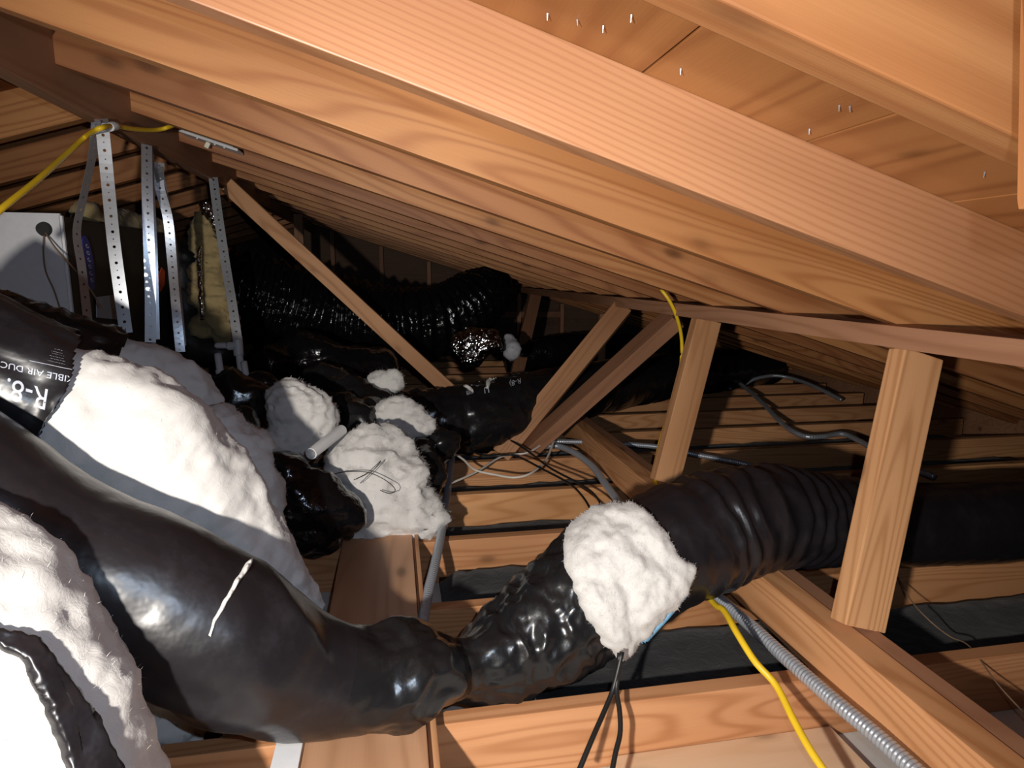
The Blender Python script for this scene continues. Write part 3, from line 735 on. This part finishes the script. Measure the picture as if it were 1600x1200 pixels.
strap(G, [atX(231, 228, XR-.01), atY(234, 300, 2.14), atY(238, 390, 2.15), atY(240, 460, 2.15), atY(242, 530, 2.15)], .028, 'strap doubled close behind the straight one', (.9, .6, .3, .2))
strap(G, [atX(249, 254, XR), atY(249, 290, 2.22), atY(262, 340, 2.22), atY(268, 400, 2.22), atY(274, 470, 2.22), atY(282, 550, 2.22)], .028, 'bluish kinked strap left of the yellow plenum wrap', (.6, .3, .7, .2))
strap(G, [atX(247, 262, XR), atY(255, 300, 2.24), atY(268, 370, 2.26), atY(276, 440, 2.26), atY(284, 540, 2.26)], .026, 'second kinked strap partly hidden behind the bluish one', (.9, .6, 1.0, .5))
strap(G, [atX(333, 277, XR), atY(340, 330, 2.78), atY(352, 410, 2.72), atY(362, 470, 2.66), atY(371, 530, 2.60)], .034, 'rightmost perforated strap running down to the plumbing tee', (.2, .1, .15))

# plumbing
pv = empty('drain_pipe', at(370, 590, 2.55), 'white plastic drain tee and elbows below the rightmost strap', 'pipe')
def pipe(a, b, r, name='pipe_section'): return Tube([(*a, r), (*a.lerp(b, .5), r), (*b, r)], 6, 20).make(name, PVC, pv)
a = at(372, 540, 2.52)
pipe(at(371, 526, 2.52), at(373, 556, 2.52), .019, 'tee_fitting'); pipe(at(356, 541, 2.52), a, .017, 'tee_fitting')
pipe(at(337, 540, 2.52), at(357, 540, 2.52), .012); pipe(at(374, 556, 2.52), at(378, 588, 2.50), .014)
pipe(at(340, 553, 2.50), at(346, 592, 2.48), .014); pipe(at(343, 578, 2.49), at(347, 594, 2.48), .017, 'coupling')
pipe(at(381, 565, 2.45), at(385, 590, 2.44), .012)
st = empty('pipe_stub', at(505, 692, 1.85), 'open grey plastic pipe stub sticking out of the white heap', 'pipe')
pa, pb = at(486, 709, 1.74), at(534, 672, 1.92)
def hollow(a, b, r, t, m, parent, k=28):
    d = (b-a).normalized(); n = d.orthogonal().normalized(); s = d.cross(n); v = []
    for c, rr in ((a, r), (b, r), (b, r-t), (a, r-t)):
        v += [c + (n*math.cos(TAU*j/k)+s*math.sin(TAU*j/k))*rr for j in range(k)]
    f = [(i*k+j, ((i+1) % 4)*k+j, ((i+1) % 4)*k+(j+1) % k, i*k+(j+1) % k) for i in range(4) for j in range(k)]
    return obj('pipe_section', v, f, m, parent, False)
hollow(pa, pb, .0165, .003, PVC, st)

# switch box on the underside of a rafter
swb = empty('switch_box', atY(330, 222, 2.40), 'white switch plate and grey box fixed to a rafter near the ridge', 'switch')
e0, e1 = atY(285, 207, 2.36), atY(376, 238, 2.36); lumber('cover_plate', e0, e1, .085, .009, (SL, 0, 1), ENAM, swb, bev=.003)
up3 = nrm
lumber('box', e0.lerp(e1, .14)+up3*.018, e0.lerp(e1, .90)+up3*.018, .07, .028, (SL, 0, 1), GREYP, swb)
c3 = e0.lerp(e1, .45); lumber('toggle', c3-up3*.004, c3-up3*.022+V((-.004, 0, 0)), .014, .010, (0, 1, 0), IVORY, swb)
for t_ in (.30, .60, .76):
    c3 = e0.lerp(e1, t_)-up3*.005
    bm = bmesh.new(); bmesh.ops.create_uvsphere(bm, u_segments=10, v_segments=6, radius=.0035); objbm('screw', bm, PVC, swb, True, Matrix.Translation(c3+V((0, -.03, 0))))

# ================================================================== CABLES
cable('yellow_cable', [at(-60, 378, 1.12), at(0, 328, 1.18), at(60, 280, 1.32), at(105, 240, 1.48), at(133, 214, 1.57), atX(155, 201, -.672), atX(178, 197, -.675), atX(212, 202, -.675), atX(243, 203, -.665), atX(262, 199, -.64), atX(275, 193, -.60)],
      .0062, YEL, 'yellow cable sweeping from the left edge up to the ridge', 'cable')
o = Tube([(*atX(171, 199, -.675), .010), (*atX(176, 197, -.675), .011), (*atX(181, 197, -.675), .010)], 8, 14).make('cable_clip', PVC); tag(o, 'tiny white clip holding the yellow cable under the ridge', 'clip')
cable('yellow_cable', [at(1033, 452, 2.32), at(1046, 470, 2.32), at(1058, 497, 2.35), at(1065, 530, 2.4), at(1064, 570, 2.42), at(1055, 615, 2.42), at(1038, 668, 2.4), at(1028, 705, 2.36), at(1024, 750, 2.2),
      at(1050, 850, 1.78), at(1108, 934, 1.44), at(1131, 954, 1.35), at(1152, 990, 1.27), at(1180, 1034, 1.22), at(1212, 1070, 1.19), at(1240, 1125, 1.13), at(1268, 1175, 1.08), at(1310, 1235, 1.03)],
      .0068, YEL, 'yellow cable dropping past the middle post and out below the duct', 'cable', 160)
cable('steel_conduit', [atZ(1085, 905, .03), atZ(1122, 935, .03), atZ(1160, 966, .03), atZ(1230, 1030, .03), atZ(1300, 1092, .03), atZ(1370, 1150, .03), atZ(1450, 1222, .03)], .0125, COND,
      'large ribbed steel conduit in the lower right foreground', 'conduit', k=18, ring=.0026, pitch=.0085)
cable('steel_conduit', [atZ(708, 704, .03), atZ(704, 730, .035), atZ(699, 770, .03), atZ(692, 820, .03), atZ(680, 880, .025), atZ(668, 930, .02), atZ(660, 975, .02), atZ(655, 1005, .0)], .0105, COND,
      'ribbed conduit running beside the right edge of the walk plank', 'conduit', k=16, ring=.003, pitch=.010)
cable('steel_conduit', [atZ(845, 698, .05), atZ(870, 697, .05), atZ(895, 706, .05), atZ(925, 728, .045), atZ(950, 762, .03), atZ(978, 800, .02)], .0125, COND, 'short grey conduit curving down to the duct behind the insulation patch', 'conduit', k=14, ring=.0015, pitch=.009)
cable('steel_conduit', [atZ(835, 692, .05), atZ(880, 690, .05), atZ(960, 693, .05), atZ(1035, 699, .05), atZ(1090, 711, .04), atZ(1150, 722, .03), atZ(1200, 735, .02)], .0105, COND, 'bluish conduit passing behind the middle post', 'conduit', k=14, ring=.0015, pitch=.009)
cable('steel_conduit', [atZ(1140, 607, .03), atZ(1146, 595, .05), atZ(1160, 602, .06), atZ(1190, 628, .06), atZ(1225, 664, .05), atZ(1255, 681, .04), atZ(1285, 682, .04), atZ(1315, 678, .04), atZ(1345, 690, .04), atZ(1400, 722, .03), atZ(1460, 745, .03)], .012, COND,
      'dim conduit snaking over the back joists left of the right post', 'conduit', k=12, ring=.0012, pitch=.012)
cable('steel_conduit', [atZ(1160, 603, .03), atZ(1180, 592, .08), atZ(1210, 587, .10), atZ(1240, 592, .09), atZ(1275, 605, .07), atZ(1315, 625, .03)], .012, COND, 'dim arched conduit at the back under the purlin', 'conduit', k=12, ring=.0012, pitch=.012)
cable('white_cable', [atZ(682, 752, .03), atZ(692, 727, .05), atZ(709, 711, .075), atZ(724, 718, .07), atZ(742, 734, .05), atZ(775, 742, .04), atZ(805, 746, .04), atZ(832, 738, .05), atZ(855, 715, .06), atZ(868, 680, .10)], .0048, WCAB,
      'white cable looping in a wide sag across the joists', 'cable')
cable('white_cable', [atZ(670, 768, .03), atZ(700, 757, .035), atZ(745, 737, .04), atZ(785, 713, .05), atZ(825, 707, .06), atZ(855, 688, .08)], .0045, WCAB, 'straighter white cable crossing under the looping one', 'cable')
cable('black_cord', [atZ(725, 695, .05), atZ(745, 708, .06), atZ(775, 712, .07), atZ(805, 712, .07), atZ(850, 734, .06), atZ(890, 756, .05), atZ(912, 778, .05), atZ(928, 806, .05)], .0042, BCAB, 'thin black cord over the joists, its upper end bending left', 'cord')
cable('black_cord', [atZ(780, 678, .08), atZ(818, 700, .08), atZ(858, 730, .07), atZ(902, 754, .06), atZ(928, 772, .05), atZ(946, 800, .05)], .0042, BCAB, 'thin black cord over the joists, its upper end near the brace foot', 'cord')
cable('black_cord', [at(972, 1018, 1.20), at(966, 1045, 1.19), at(957, 1080, 1.18), at(944, 1112, 1.15), at(925, 1155, 1.10), at(898, 1220, 1.05)], .0047, BCAB, 'black cord hanging forward from the patch and slanting left', 'cord')
cable('black_cord', [at(968, 1020, 1.20), at(966, 1050, 1.19), at(963, 1078, 1.18), at(968, 1110, 1.15), at(969, 1145, 1.12), at(961, 1180, 1.09), at(952, 1230, 1.05)], .0047, BCAB, 'black cord hanging forward from the patch almost straight down', 'cord')
cable('thin_wire', [atZ(1403, 902, .0), atZ(1425, 940, .01), atZ(1455, 972, .0), atZ(1485, 995, -.03), atZ(1515, 1010, -.01), atZ(1560, 1070, .004), atZ(1620, 1135, .0)], .0016, TWINE, 'thin brown wire trailing over the joist at the lower right', 'wire')
cable('thin_wire', [at(515, 742, 1.86), at(540, 737, 1.84), at(575, 738, 1.82), at(605, 752, 1.82), at(618, 766, 1.83), at(608, 771, 1.84), at(594, 766, 1.85)], .0012, BCAB, 'thin dark wire curling on the large white heap', 'wire')
cable('thin_wire', [at(553, 750, 1.84), at(575, 738, 1.82), at(595, 720, 1.84), at(583, 735, 1.82), at(563, 755, 1.84)], .0010, BCAB, 'short bent wire sprig standing on the large white heap', 'wire')
